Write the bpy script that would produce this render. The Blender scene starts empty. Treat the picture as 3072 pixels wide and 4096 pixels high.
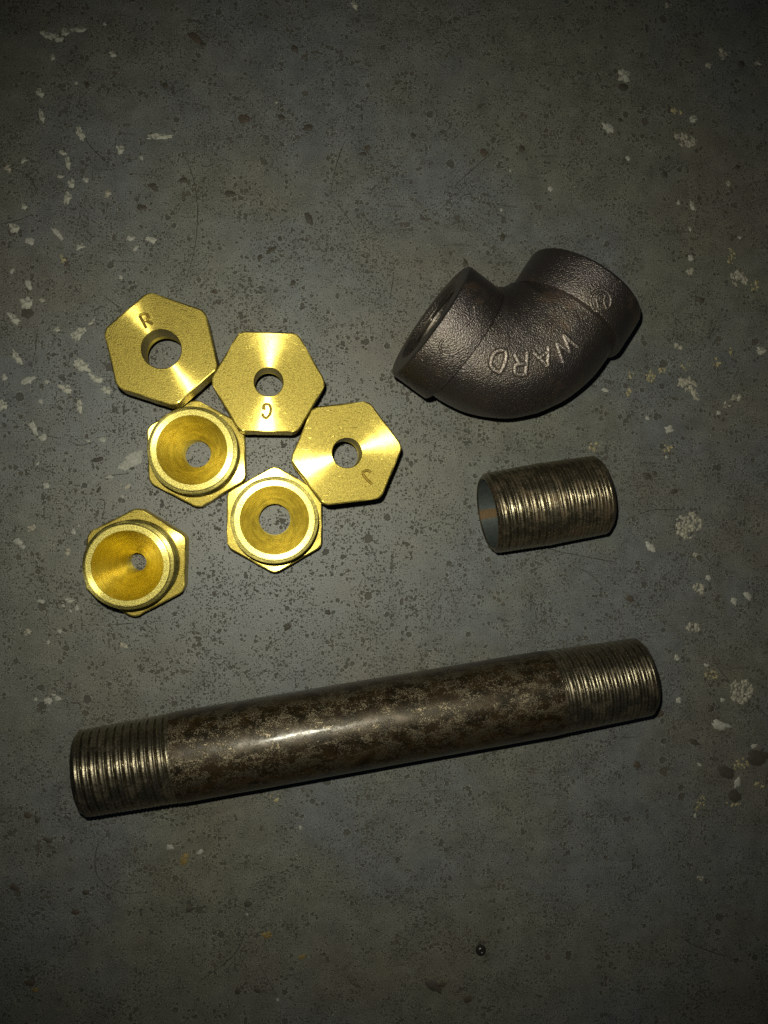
import bpy, bmesh, math, random
from mathutils import Vector, Matrix, noise
from mathutils.bvhtree import BVHTree

scene = bpy.context.scene
coll = scene.collection
MM = 0.001                      # everything is modelled in millimetres and stored in metres
R = math.radians
random.seed(7)

# ------------------------------------------------------------------ camera, light, exposure
cam_data = bpy.data.cameras.new('camera')
cam = bpy.data.objects.new('camera', cam_data)
coll.objects.link(cam)
cam_data.sensor_fit = 'VERTICAL'
cam_data.sensor_height = 24.0
cam_data.lens = 24.0 * 3250.0 / 4096.0
cam_data.clip_start = 0.005
cam_data.clip_end = 50.0
cam.matrix_world = Matrix(((0.991339363, 0.0, -0.131325044, 0.0),
                           (-0.000147557, 0.999999369, -0.001113867, 0.0),
                           (0.131324961, 0.001123599, 0.991338737, 0.202),
                           (0, 0, 0, 1)))
scene.camera = cam

world = bpy.data.worlds.new('World')
scene.world = world
world.use_nodes = True
bg = world.node_tree.nodes['Background']
bg.inputs['Color'].default_value = (0.62, 0.74, 1.0, 1)
bg.inputs['Strength'].default_value = 0.012

# the phone's LED flash beside the lens: a narrow beam along the lens axis
flash_data = bpy.data.lights.new('phone_flash', 'SPOT')
flash_data.energy = 1.34
flash_data.color = (1.0, 0.97, 0.77)
flash_data.shadow_soft_size = 0.0016
flash_data.spot_size = R(94)
flash_data.spot_blend = 1.0
flash = bpy.data.objects.new('phone_flash', flash_data)
coll.objects.link(flash)
flash.location = (-0.0055, 0.0130, 0.202)
flash.rotation_euler = (Vector((0.030, 0.002, 0.0)) - flash.location).to_track_quat('-Z', 'Y').to_euler()

scene.view_settings.view_transform = 'Standard'
scene.view_settings.look = 'None'
scene.view_settings.gamma = 1.0
scene.view_settings.exposure = 0.0
scene.view_settings.use_curve_mapping = False
scene.render.engine = 'CYCLES'
scene.cycles.use_denoising = False
scene.cycles.caustics_reflective = False
scene.cycles.caustics_refractive = False
scene.cycles.sample_clamp_indirect = 3.0
scene.cycles.max_bounces = 6

# ------------------------------------------------------------------ mesh helpers (millimetres)
def link(name, me, mat, parent=None, smooth=35):
    for p in me.polygons:
        p.use_smooth = True
    if smooth:
        me.set_sharp_from_angle(angle=R(smooth))
    o = bpy.data.objects.new(name, me)
    coll.objects.link(o)
    if mat:
        me.materials.clear()
        me.materials.append(mat)
    if parent:
        o.parent = parent
    return o

def mesh_from(name, verts, faces):
    me = bpy.data.meshes.new(name)
    me.from_pydata([(v[0] * MM, v[1] * MM, v[2] * MM) for v in verts], [], faces)
    me.update()
    bm = bmesh.new()
    bm.from_mesh(me)
    bmesh.ops.recalc_face_normals(bm, faces=bm.faces)
    bm.to_mesh(me)
    bm.free()
    return me

def skin(rings, close_v=False, cap0=False, cap1=False):
    """quads between successive closed rings"""
    n = len(rings[0])
    verts = [p for r in rings for p in r]
    faces = []
    m = len(rings)
    for i in range(m if close_v else m - 1):
        a, b = i * n, ((i + 1) % m) * n
        for j in range(n):
            k = (j + 1) % n
            faces.append((a + j, a + k, b + k, b + j))
    if cap0:
        faces.append(tuple(range(n))[::-1])
    if cap1:
        faces.append(tuple(range((m - 1) * n, m * n)))
    return verts, faces

def lathe(profile, seg=96):
    """profile of (radius, z) about the z axis"""
    return [[(r * math.cos(2 * math.pi * j / seg), r * math.sin(2 * math.pi * j / seg), z) for j in range(seg)]
            for r, z in profile]

def thread_rings(z0, z1, pitch, radius, depth, seg=96, step=8, taper=0.0, hand=1, fade0=0.0, fade1=0.0):
    """helical rounded-V thread; taper = radius lost per mm towards z1"""
    rings = []
    n = max(2, int(abs(z1 - z0) / pitch * step))
    for i in range(n + 1):
        z = z0 + (z1 - z0) * i / n
        f = 1.0
        if fade0:
            f *= min(1.0, abs(z - z0) / fade0)
        if fade1:
            f *= min(1.0, abs(z1 - z) / fade1)
        ring = []
        for j in range(seg):
            a = 2 * math.pi * j / seg
            ph = (z / pitch - hand * j / seg) % 1.0
            v = min(1.0, (1 - abs(ph * 2 - 1)) * 1.9)  # narrow V root, broad worn crest
            v = v * (2 - v) if v < 1 else 1 - 0.20 * math.sin((ph - 0.26) / 0.48 * math.pi)
            rr = radius - taper * abs(z - z0) - depth * (1 - v) * f
            rr += 0.05 * noise.noise(Vector((math.cos(a) * 2.2, math.sin(a) * 2.2, z * 0.9)))
            ring.append((rr * math.cos(a), rr * math.sin(a), z))
        rings.append(ring)
    return rings

def tube(path, radius, sides=8, ups=None):
    """closed tube along a polyline of 3D points"""
    path = [Vector(p) for p in path]
    rings = []
    for i, p in enumerate(path):
        t = (path[min(i + 1, len(path) - 1)] - path[max(i - 1, 0)]).normalized()
        up = Vector(ups[i]) if ups else Vector((0, 0, 1))
        s = t.cross(up).normalized()
        u = s.cross(t).normalized()
        rr = radius if not isinstance(radius, (list, tuple)) else radius[i]
        rings.append([tuple(p + s * (rr * math.cos(2 * math.pi * k / sides)) + u * (rr * math.sin(2 * math.pi * k / sides)))
                      for k in range(sides)])
    return skin(rings, cap0=True, cap1=True)

def merge(parts):
    V, F = [], []
    for v, f in parts:
        o = len(V)
        V += list(v)
        F += [tuple(i + o for i in q) for q in f]
    return V, F

def smooth_path(pts, n=6):
    """Catmull-Rom through 2D points"""
    pts = [Vector((p[0], p[1])) for p in pts]
    out = []
    for i in range(len(pts) - 1):
        p0, p1, p2, p3 = pts[max(i - 1, 0)], pts[i], pts[i + 1], pts[min(i + 2, len(pts) - 1)]
        for k in range(n):
            t = k / n
            out.append(0.5 * ((2 * p1) + (p2 - p0) * t + (2 * p0 - 5 * p1 + 4 * p2 - p3) * t * t
                              + (3 * p1 - p0 - 3 * p2 + p3) * t ** 3))
    out.append(pts[-1])
    return out

def thing(name, label, cat, loc, rotz=0.0, group=None):
    o = bpy.data.objects.new(name, None)
    o.empty_display_size = 0.01
    coll.objects.link(o)
    o.location = [c * MM for c in loc]
    o.rotation_euler = (0, 0, rotz)
    o['label'] = label
    o['category'] = cat
    if group:
        o['group'] = group
    return o

# ------------------------------------------------------------------ node helpers
class NT:
    def __init__(self, name):
        self.mat = bpy.data.materials.new(name)
        self.mat.use_nodes = True
        self.t = self.mat.node_tree
        self.bsdf = self.t.nodes['Principled BSDF']
        self.out = self.t.nodes['Material Output']

    def n(self, kind, **kw):
        nd = self.t.nodes.new(kind)
        for k, v in kw.items():
            setattr(nd, k, v)
        return nd

    def l(self, a, b):
        self.t.links.new(a, b)

    def val(self, sock, x):
        if isinstance(x, bpy.types.NodeSocket):
            self.l(x, sock)
        else:
            sock.default_value = x

    def coords(self, scale=1000.0, rot=(0, 0, 0), loc=(0, 0, 0)):
        tc = self.n('ShaderNodeTexCoord')
        mp = self.n('ShaderNodeMapping')
        mp.inputs['Scale'].default_value = scale if isinstance(scale, tuple) else (scale,) * 3
        mp.inputs['Rotation'].default_value = rot
        mp.inputs['Location'].default_value = loc
        self.l(tc.outputs['Object'], mp.inputs['Vector'])
        return mp.outputs['Vector']

    def remap(self, vec, scale, rot=(0, 0, 0), loc=(0, 0, 0)):
        mp = self.n('ShaderNodeMapping')
        mp.inputs['Scale'].default_value = scale
        mp.inputs['Rotation'].default_value = rot
        mp.inputs['Location'].default_value = loc
        self.l(vec, mp.inputs['Vector'])
        return mp.outputs['Vector']

    def noise(self, vec, scale, detail=3.0, rough=0.55, color=False, dist=0.0):
        nd = self.n('ShaderNodeTexNoise')
        nd.inputs['Scale'].default_value = scale
        nd.inputs['Detail'].default_value = detail
        nd.inputs['Roughness'].default_value = rough
        nd.inputs['Distortion'].default_value = dist
        self.l(vec, nd.inputs['Vector'])
        return nd.outputs['Color' if color else 'Fac']

    def math(self, op, a, b=0.0, c=None, clamp=False):
        nd = self.n('ShaderNodeMath', operation=op, use_clamp=clamp)
        self.val(nd.inputs[0], a)
        self.val(nd.inputs[1], b)
        if c is not None:
            self.val(nd.inputs[2], c)
        return nd.outputs[0]

    def ramp(self, x, lo, hi, a=0.0, b=1.0, smooth=True):
        nd = self.n('ShaderNodeMapRange', interpolation_type='SMOOTHSTEP' if smooth else 'LINEAR')
        self.val(nd.inputs[0], x)
        for i, v in zip((1, 2, 3, 4), (lo, hi, a, b)):
            self.val(nd.inputs[i], v)
        return nd.outputs[0]

    def mix(self, fac, a, b, blend='MIX'):
        nd = self.n('ShaderNodeMix', data_type='RGBA', blend_type=blend)
        self.val(nd.inputs[0], fac)
        for s, v in ((nd.inputs[6], a), (nd.inputs[7], b)):
            if isinstance(v, tuple) and len(v) == 3:
                v = v + (1.0,)
            self.val(s, v)
        return nd.outputs[2]

    def vadd(self, a, b, op='ADD'):
        nd = self.n('ShaderNodeVectorMath', operation=op)
        self.val(nd.inputs[0], a)
        self.val(nd.inputs[1], b)
        return nd.outputs[0]

    def vscale(self, a, s):
        nd = self.n('ShaderNodeVectorMath', operation='SCALE')
        self.val(nd.inputs[0], a)
        nd.inputs['Scale'].default_value = s
        return nd.outputs[0]

    def bump(self, h, dist, strength=1.0, normal=None):
        nd = self.n('ShaderNodeBump')
        nd.inputs['Strength'].default_value = strength
        nd.inputs['Distance'].default_value = dist
        self.l(h, nd.inputs['Height'])
        if normal is not None:
            self.l(normal, nd.inputs['Normal'])
        return nd.outputs['Normal']

    def set(self, **kw):
        for k, v in kw.items():
            s = self.bsdf.inputs[k.replace('_', ' ')]
            if isinstance(v, tuple) and len(v) == 3:
                v = v + (1.0,)
            self.val(s, v)

# ------------------------------------------------------------------ floor material
def floor_material():
    m = NT('grey_painted_floor')
    P = m.coords(1000.0)
    warp = m.vscale(m.vadd(m.noise(P, 1.0, 4, 0.72, color=True), (0.5, 0.5, 0.5), 'SUBTRACT'), 1.15)
    Q = m.vadd(P, warp)
    jag = m.math('MULTIPLY', m.math('SUBTRACT', m.noise(P, 2.3, 2, 0.6), 0.5), 0.9)
    cluster = m.ramp(m.noise(P, 0.055, 2, 0.65), 0.38, 0.66, 0.18, 1.0)
    cluster2 = m.ramp(m.noise(P, 0.17, 3, 0.7), 0.43, 0.64, 0.0, 1.2)
    cluster3 = m.ramp(m.noise(m.vadd(P, (55, 13, 0)), 0.07, 4, 0.7), 0.36, 0.60, 0.35, 1.1)

    def pits(cell, rmax, thr, soft, clus, seed, jagk):
        v = m.n('ShaderNodeTexVoronoi', voronoi_dimensions='2D', feature='F1')
        v.inputs['Scale'].default_value = 1.0 / cell
        v.inputs['Randomness'].default_value = 1.0
        m.l(m.vadd(Q, (seed, seed * 1.7, 0.0)), v.inputs['Vector'])
        sep = m.n('ShaderNodeSeparateColor')
        m.l(v.outputs['Color'], sep.inputs[0])
        r = m.ramp(sep.outputs[0], thr, 1.0, 0.0, rmax, smooth=False)
        r = m.math('MULTIPLY', r, clus)
        d = m.math('SUBTRACT', r, m.math('ADD', v.outputs['Distance'], m.math('MULTIPLY', jag, jagk)))
        inside = m.ramp(d, 0.0, soft)
        halo = m.math('SUBTRACT', m.ramp(d, -soft * 2.2, -soft * 0.2), inside, clamp=True)
        halo = m.math('MULTIPLY', halo, m.ramp(r, rmax * 0.15, rmax * 0.4))
        return inside, halo, sep.outputs[1]

    a, ah, arand = pits(5.2, 0.24, 0.60, 0.05, cluster, 3.0, 0.14)
    b, bh, brand = pits(1.25, 0.48, 0.15, 0.14, cluster2, 11.0, 0.42)
    c, ch, crand = pits(0.48, 0.55, 0.30, 0.2, cluster3, 23.0, 0.45)
    pit = m.math('MAXIMUM', m.math('MAXIMUM', a, b), m.math('MULTIPLY', c, 0.9))
    halo = m.math('MAXIMUM', m.math('MAXIMUM', ah, bh), m.math('MULTIPLY', ch, 0.9))
    
    # paint colour: grey with cool, green and brown drifts and a fine tooth
    big = m.noise(P, 0.014, 3, 0.6)
    big2 = m.noise(m.vadd(P, (300.0, 80.0, 0)), 0.02, 3, 0.6)
    col = m.mix(m.ramp(big, 0.38, 0.58), (0.116, 0.119, 0.100), (0.109, 0.118, 0.122))
    col = m.mix(m.ramp(big2, 0.46, 0.66, 0.0, 0.6), col, (0.120, 0.108, 0.080))
    mott = m.noise(P, 0.16, 6, 0.72)
    col = m.mix(1.0, col, m.ramp(mott, 0.25, 0.75, 0.66, 1.26, False), 'MULTIPLY')
    grain = m.noise(P, 3.4, 2, 0.75)
    halo = m.math('MULTIPLY', halo, m.ramp(grain, 0.50, 0.62))
    col = m.mix(1.0, col, m.ramp(grain, 0.28, 0.72, 0.45, 1.55, False), 'MULTIPLY')

    # scratches: long thin level lines of stretched noise at several headings
    scr = None
    for k, (ang, st, w) in enumerate(((0.35, 0.02, 0.0035), (1.25, 0.025, 0.003), (2.4, 0.02, 0.0035))):
        pv = m.remap(P, (st, 0.55, 1.0), (0, 0, ang), (k * 17.0, k * 5.0, k * 3.0))
        nz = m.noise(pv, 1.0, 1, 0.5)
        line = m.ramp(m.math('ABSOLUTE', m.math('SUBTRACT', nz, 0.5)), 0.0, w, 1.0, 0.0)
        line = m.math('MULTIPLY', line, m.ramp(m.noise(m.vadd(P, (k * 41.0, 0, 0)), 0.09, 1), 0.52, 0.64))
        scr = line if scr is None else m.math('MAXIMUM', scr, line)

    pitcol = m.mix(m.ramp(arand, 0.3, 0.9), (0.028, 0.026, 0.018), (0.045, 0.034, 0.022))
    out = m.mix(m.math('MULTIPLY', halo, 0.5), col, (0.36, 0.36, 0.30))
    out = m.mix(m.math('MULTIPLY', scr, 0.55), out, (0.045, 0.042, 0.036))
    out = m.mix(m.math('MULTIPLY', pit, 0.72), out, pitcol)
    h = m.math('SUBTRACT', m.math('MULTIPLY', grain, 0.22), pit)
    nrm = m.bump(h, 0.00022, 0.8)
    rough = m.math('ADD', m.math('MULTIPLY', mott, 0.22), 0.36)
    rough = m.math('ADD', rough, m.math('MULTIPLY', pit, 0.25))
    m.set(Base_Color=out, Roughness=rough, Normal=nrm)
    m.bsdf.inputs['Specular IOR Level'].default_value = 0.55
    return m.mat

def fleck_material(name, c1, c2, alpha=1.0, rough=0.7):
    m = NT(name)
    P = m.coords(1000.0)
    n1 = m.noise(P, 1.3, 4, 0.7)
    col = m.mix(m.ramp(n1, 0.35, 0.65), c1, c2)
    m.set(Base_Color=col, Roughness=rough, Normal=m.bump(m.noise(P, 2.5, 3), 0.0002, 0.7))
    if alpha < 1.0:
        a = m.math('MULTIPLY', m.ramp(m.noise(P, 0.7, 4, 0.7), 0.34, 0.52), alpha)
        m.set(Alpha=a)
    return m.mat

# ------------------------------------------------------------------ metal materials
def brass_material(name, base, grain=0.5, aniso=0.85, rough_a=0.26, rough_b=0.5, mixf=0.5, scratches=True, dark=0.0, speck=1.0, sparkle=0.3):
    m = NT(name)
    P = m.coords(1000.0)
    oi = m.n('ShaderNodeObjectInfo')
    off = m.n('ShaderNodeCombineXYZ')
    m.l(m.math('MULTIPLY', oi.outputs['Random'], 300.0), off.inputs[0])
    C0 = P
    P = m.vadd(P, off.outputs[0])
    tan = m.n('ShaderNodeTangent', direction_type='RADIAL', axis='Z')
    n_f = m.noise(P, 3.6, 3, 0.75)
    n_m = m.noise(P, 0.45, 4, 0.6)
    dirt = m.ramp(m.noise(m.vadd(P, (9, 4, 2)), 1.6, 4, 0.7), 0.62, 0.78)
    col = m.mix(m.ramp(n_m, 0.3, 0.7), tuple(x * 0.86 for x in base), base)
    col = m.mix(1.0, col, m.ramp(n_f, 0.34, 0.66, 1.0 - 0.42 * speck, 1.0 + 0.3 * speck), 'MULTIPLY')
    col = m.mix(m.math('MULTIPLY', dirt, 0.35 + dark), col, tuple(x * 0.35 for x in base))
    h = m.math('MULTIPLY', n_f, 1.0)
    # lathe rings: fine concentric ridges
    ln = m.n('ShaderNodeVectorMath', operation='LENGTH')
    flat = m.remap(C0, (1, 1, 0))
    m.l(flat, ln.inputs[0])
    rr = m.math('MULTIPLY', ln.outputs['Value'], 5.0)
    cmb = m.n('ShaderNodeCombineXYZ')
    m.l(rr, cmb.inputs[0])
    ringn = m.noise(cmb.outputs[0], 1.0, 2, 0.6)
    h = m.math('ADD', h, m.math('MULTIPLY', ringn, 0.6))
    col = m.mix(1.0, col, m.ramp(ringn, 0.35, 0.65, 0.86, 1.1), 'MULTIPLY')
    if scratches:
        sc = None
        for k, ang in enumerate((0.4, 1.6, 2.5)):
            pv = m.remap(P, (0.28, 4.2, 1.0), (0, 0, ang), (k * 7.0, 3.0 * k, 0))
            nz = m.noise(pv, 1.0, 2, 0.5)
            ln2 = m.ramp(nz, 0.70, 0.76)
            sc = ln2 if sc is None else m.math('MAXIMUM', sc, ln2)
        h = m.math('ADD', h, m.math('MULTIPLY', sc, 0.8))
    nrm = m.bump(h, 0.000016 * grain, 1.0)
    nrm_b = m.bump(h, 0.000016 * sparkle, 1.0)
    g = m.n('ShaderNodeBsdfPrincipled')
    for bs, ro in ((m.bsdf, rough_b), (g, rough_a)):
        bs.inputs['Metallic'].default_value = 1.0
        m.l(m.mix(1.0, col, (0.72, 0.72, 0.72), 'MULTIPLY') if bs is m.bsdf else col, bs.inputs['Base Color'])
        m.val(bs.inputs['Roughness'], m.math('ADD', m.math('MULTIPLY', n_m, 0.14), ro - 0.07))
        m.l(nrm_b if bs is m.bsdf else nrm, bs.inputs['Normal'])
    g.inputs['Anisotropic'].default_value = aniso
    g.inputs['Anisotropic Rotation'].default_value = 0.25
    m.l(tan.outputs[0], g.inputs['Tangent'])
    mx = m.n('ShaderNodeMixShader')
    mx.inputs[0].default_value = mixf
    m.l(m.bsdf.outputs[0], mx.inputs[1])
    m.l(g.outputs[0], mx.inputs[2])
    m.l(mx.outputs[0], m.out.inputs['Surface'])
    return m.mat

def barrel_material():
    m = NT('varnished_black_pipe')
    P = m.coords(1000.0)
    warp = m.vscale(m.vadd(m.noise(P, 0.5, 3, color=True), (0.5, 0.5, 0.5), 'SUBTRACT'), 2.2)
    Q = m.vadd(P, warp)
    n1 = m.noise(m.remap(Q, (1, 1, 0.6)), 0.42, 6, 0.76)
    n2 = m.noise(m.remap(Q, (1, 1, 0.6), loc=(40, 9, 3)), 0.30, 6, 0.72)
    fine = m.noise(P, 3.0, 4, 0.75)
    lac = m.mix(m.ramp(n2, 0.4, 0.6), (0.014, 0.010, 0.004), (0.036, 0.022, 0.008))
    worn = m.mix(m.ramp(fine, 0.35, 0.65), (0.085, 0.070, 0.046), (0.27, 0.228, 0.16))
    mask = m.ramp(m.math('ADD', n1, m.math('MULTIPLY', m.math('SUBTRACT', fine, 0.5), 0.75)), 0.48, 0.66)
    spots = m.ramp(n2, 0.58, 0.62)
    mask = m.math('MULTIPLY', mask, m.math('SUBTRACT', 1.0, m.math('MULTIPLY', spots, 0.85)))
    m.bsdf.inputs['Coat Weight'].default_value = 0.3
    m.val(m.bsdf.inputs['Coat Roughness'], m.ramp(n2, 0.40, 0.60, 0.10, 0.30))
    m.set(Base_Color=m.mix(mask, lac, worn),
          Metallic=m.ramp(mask, 0.0, 1.0, 0.45, 1.0),
          Roughness=m.ramp(mask, 0.0, 1.0, 0.36, 0.48),
          Normal=m.bump(m.math('ADD', m.math('MULTIPLY', fine, 0.5), m.math('MULTIPLY', mask, 0.6)), 0.00006, 0.8))
    return m.mat

def thread_material(name, base, rust, amount, rough=0.36, groove=(9.0, 9.75)):
    m = NT(name)
    P = m.coords(1000.0)
    n1 = m.noise(P, 0.22, 5, 0.65)
    n2 = m.noise(P, 2.4, 4, 0.7)
    rmask = m.ramp(m.math('ADD', n1, m.math('MULTIPLY', m.math('SUBTRACT', n2, 0.5), 0.25)), 0.50 - amount, 0.76 - amount)
    col = m.mix(m.ramp(n2, 0.35, 0.65), tuple(x * 0.5 for x in base), base)
    col = m.mix(m.math('MULTIPLY', rmask, 0.6), col, rust)
    rings = m.noise(m.remap(P, (0.25, 0.25, 6.0)), 1.0, 2)
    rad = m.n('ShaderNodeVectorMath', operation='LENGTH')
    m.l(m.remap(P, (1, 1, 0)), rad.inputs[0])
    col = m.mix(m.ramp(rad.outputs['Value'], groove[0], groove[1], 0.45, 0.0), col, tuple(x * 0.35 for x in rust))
    m.set(Base_Color=col, Metallic=m.ramp(rmask, 0, 1, 0.95, 0.75), Roughness=m.ramp(rmask, 0, 1, rough, 0.48),
          Normal=m.bump(m.math('ADD', n2, m.math('MULTIPLY', rings, 1.6)), 0.00005, 0.9))
    return m.mat

def iron_material(name, base, rough, bump, cast=True):
    m = NT(name)
    P = m.coords(1000.0)
    big = m.noise(P, 0.09, 4, 0.6)
    mid = m.noise(P, 3.0, 2, 0.5)
    fine = m.noise(P, 4.2, 2, 0.6)
    rust = m.ramp(m.noise(m.vadd(P, (31, 7, 2)), 0.10, 5, 0.65), 0.56, 0.70)
    cool = m.ramp(big, 0.35, 0.65)
    col = m.mix(cool, base, tuple(b * k for b, k in zip(base, (0.92, 0.93, 1.05))))
    col = m.mix(m.math('MULTIPLY', rust, 0.55), col, (base[0] * 1.15, base[1] * 0.85, base[2] * 0.6))
    col = m.mix(m.ramp(fine, 0.62, 0.75, 0.0, 0.4), col, tuple(b * 0.5 for b in base))
    h = m.math('ADD', m.math('MULTIPLY', mid, 1.0), m.math('MULTIPLY', fine, 0.4))
    m.set(Base_Color=col, Metallic=0.95, Roughness=m.ramp(rust, 0, 1, rough, rough + 0.12),
          Normal=m.bump(h, bump, 1.0))
    return m.mat

def plain(name, col, rough=0.5, metal=0.0, bump=0.0):
    m = NT(name)
    P = m.coords(1000.0)
    n = m.noise(P, 1.2, 4, 0.65)
    m.set(Base_Color=m.mix(m.ramp(n, 0.3, 0.7), tuple(c * 0.7 for c in col), col), Roughness=rough, Metallic=metal)
    if bump:
        m.set(Normal=m.bump(n, bump, 1.0))
    return m.mat

def bore_material():
    """zinc-grey pipe bore with a rusty weld seam along its underside (local +x)"""
    m = NT('pipe_bore')
    P = m.coords(1000.0)
    n = m.noise(P, 0.9, 4, 0.65)
    sep = m.n('ShaderNodeSeparateXYZ')
    m.l(P, sep.inputs[0])
    seam = m.math('MULTIPLY', m.ramp(m.math('ABSOLUTE', m.math('ADD', sep.outputs[1], m.math('MULTIPLY', n, 0.8))), 0.8, 1.5, 1.0, 0.0),
                  m.ramp(sep.outputs[0], 2.0, 5.0))
    col = m.mix(m.ramp(n, 0.3, 0.7), (0.060, 0.075, 0.072), (0.085, 0.10, 0.098))
    col = m.mix(seam, col, (0.10, 0.055, 0.015))
    m.set(Base_Color=col, Roughness=0.5, Metallic=m.math('SUBTRACT', 0.5, m.math('MULTIPLY', seam, 0.4)),
          Normal=m.bump(m.noise(P, 2.0, 3), 0.0001, 0.6))
    return m.mat

M_FLOOR = floor_material()
M_FLECK = {
    'w': fleck_material('white_paint_fleck', (0.24, 0.24, 0.215), (0.37, 0.37, 0.335)),
    's': fleck_material('thin_pale_paint_smear', (0.30, 0.30, 0.26), (0.42, 0.42, 0.36), 0.95),
    'c': fleck_material('crumbled_white_paint', (0.19, 0.18, 0.145), (0.38, 0.36, 0.30)),
    'y': fleck_material('yellowed_paint_fleck', (0.19, 0.165, 0.09), (0.36, 0.32, 0.19)),
    'f': fleck_material('faint_scuff', (0.20, 0.21, 0.22), (0.24, 0.25, 0.26), 0.5),
    'o': fleck_material('ochre_stain', (0.22, 0.15, 0.04), (0.28, 0.20, 0.07), 0.8),
    'd': fleck_material('dark_bare_chip', (0.036, 0.033, 0.025), (0.055, 0.049, 0.037)),
    'b': fleck_material('brown_bare_chip', (0.050, 0.036, 0.024), (0.075, 0.055, 0.038), 0.9),
}
M_SCRATCH = plain('dark_scratch', (0.035, 0.033, 0.028), 0.7)
M_BRASS = brass_material('turned_brass', (0.71, 0.565, 0.13), grain=0.22, aniso=1.0, rough_a=0.22, rough_b=0.48, mixf=0.48, sparkle=3.5, speck=0.75)
M_BRASS_SIDE = brass_material('brass_thread', (0.55, 0.45, 0.12), grain=1.2, aniso=0.3, rough_a=0.3, rough_b=0.42, scratches=False, dark=0.25)
M_BRASS_CONE = brass_material('bored_brass', (0.86, 0.69, 0.095), grain=0.03, aniso=1.0, rough_a=0.30, rough_b=0.58, mixf=0.65, scratches=False, speck=0.25)
M_BRASS_RIM = brass_material("faced_brass", (0.86, 0.74, 0.22), grain=0.6, aniso=1.0, rough_a=0.27, rough_b=0.48, mixf=0.35, scratches=False, dark=0.1, sparkle=4.0)
M_STAMP = plain('tarnished_stamp', (0.40, 0.29, 0.07), 0.5, 0.9)
M_BARREL = barrel_material()
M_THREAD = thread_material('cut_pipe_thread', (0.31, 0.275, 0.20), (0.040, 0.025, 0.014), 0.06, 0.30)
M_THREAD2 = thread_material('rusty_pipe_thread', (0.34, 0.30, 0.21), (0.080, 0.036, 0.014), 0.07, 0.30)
M_BORE = bore_material()
M_IRON = iron_material('black_cast_iron', (0.172, 0.150, 0.134), 0.40, 0.00019)
M_IRON_LETTER = iron_material('cast_iron_relief', (0.33, 0.288, 0.255), 0.42, 0.00020)
M_IRON_FAINT = iron_material('cast_iron_faint_relief', (0.22, 0.19, 0.17), 0.42, 0.00020)
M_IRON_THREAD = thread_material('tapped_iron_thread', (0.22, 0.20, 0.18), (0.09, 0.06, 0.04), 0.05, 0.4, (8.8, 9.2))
M_BEAD = plain('black_bead', (0.02, 0.02, 0.019), 0.3)

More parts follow.
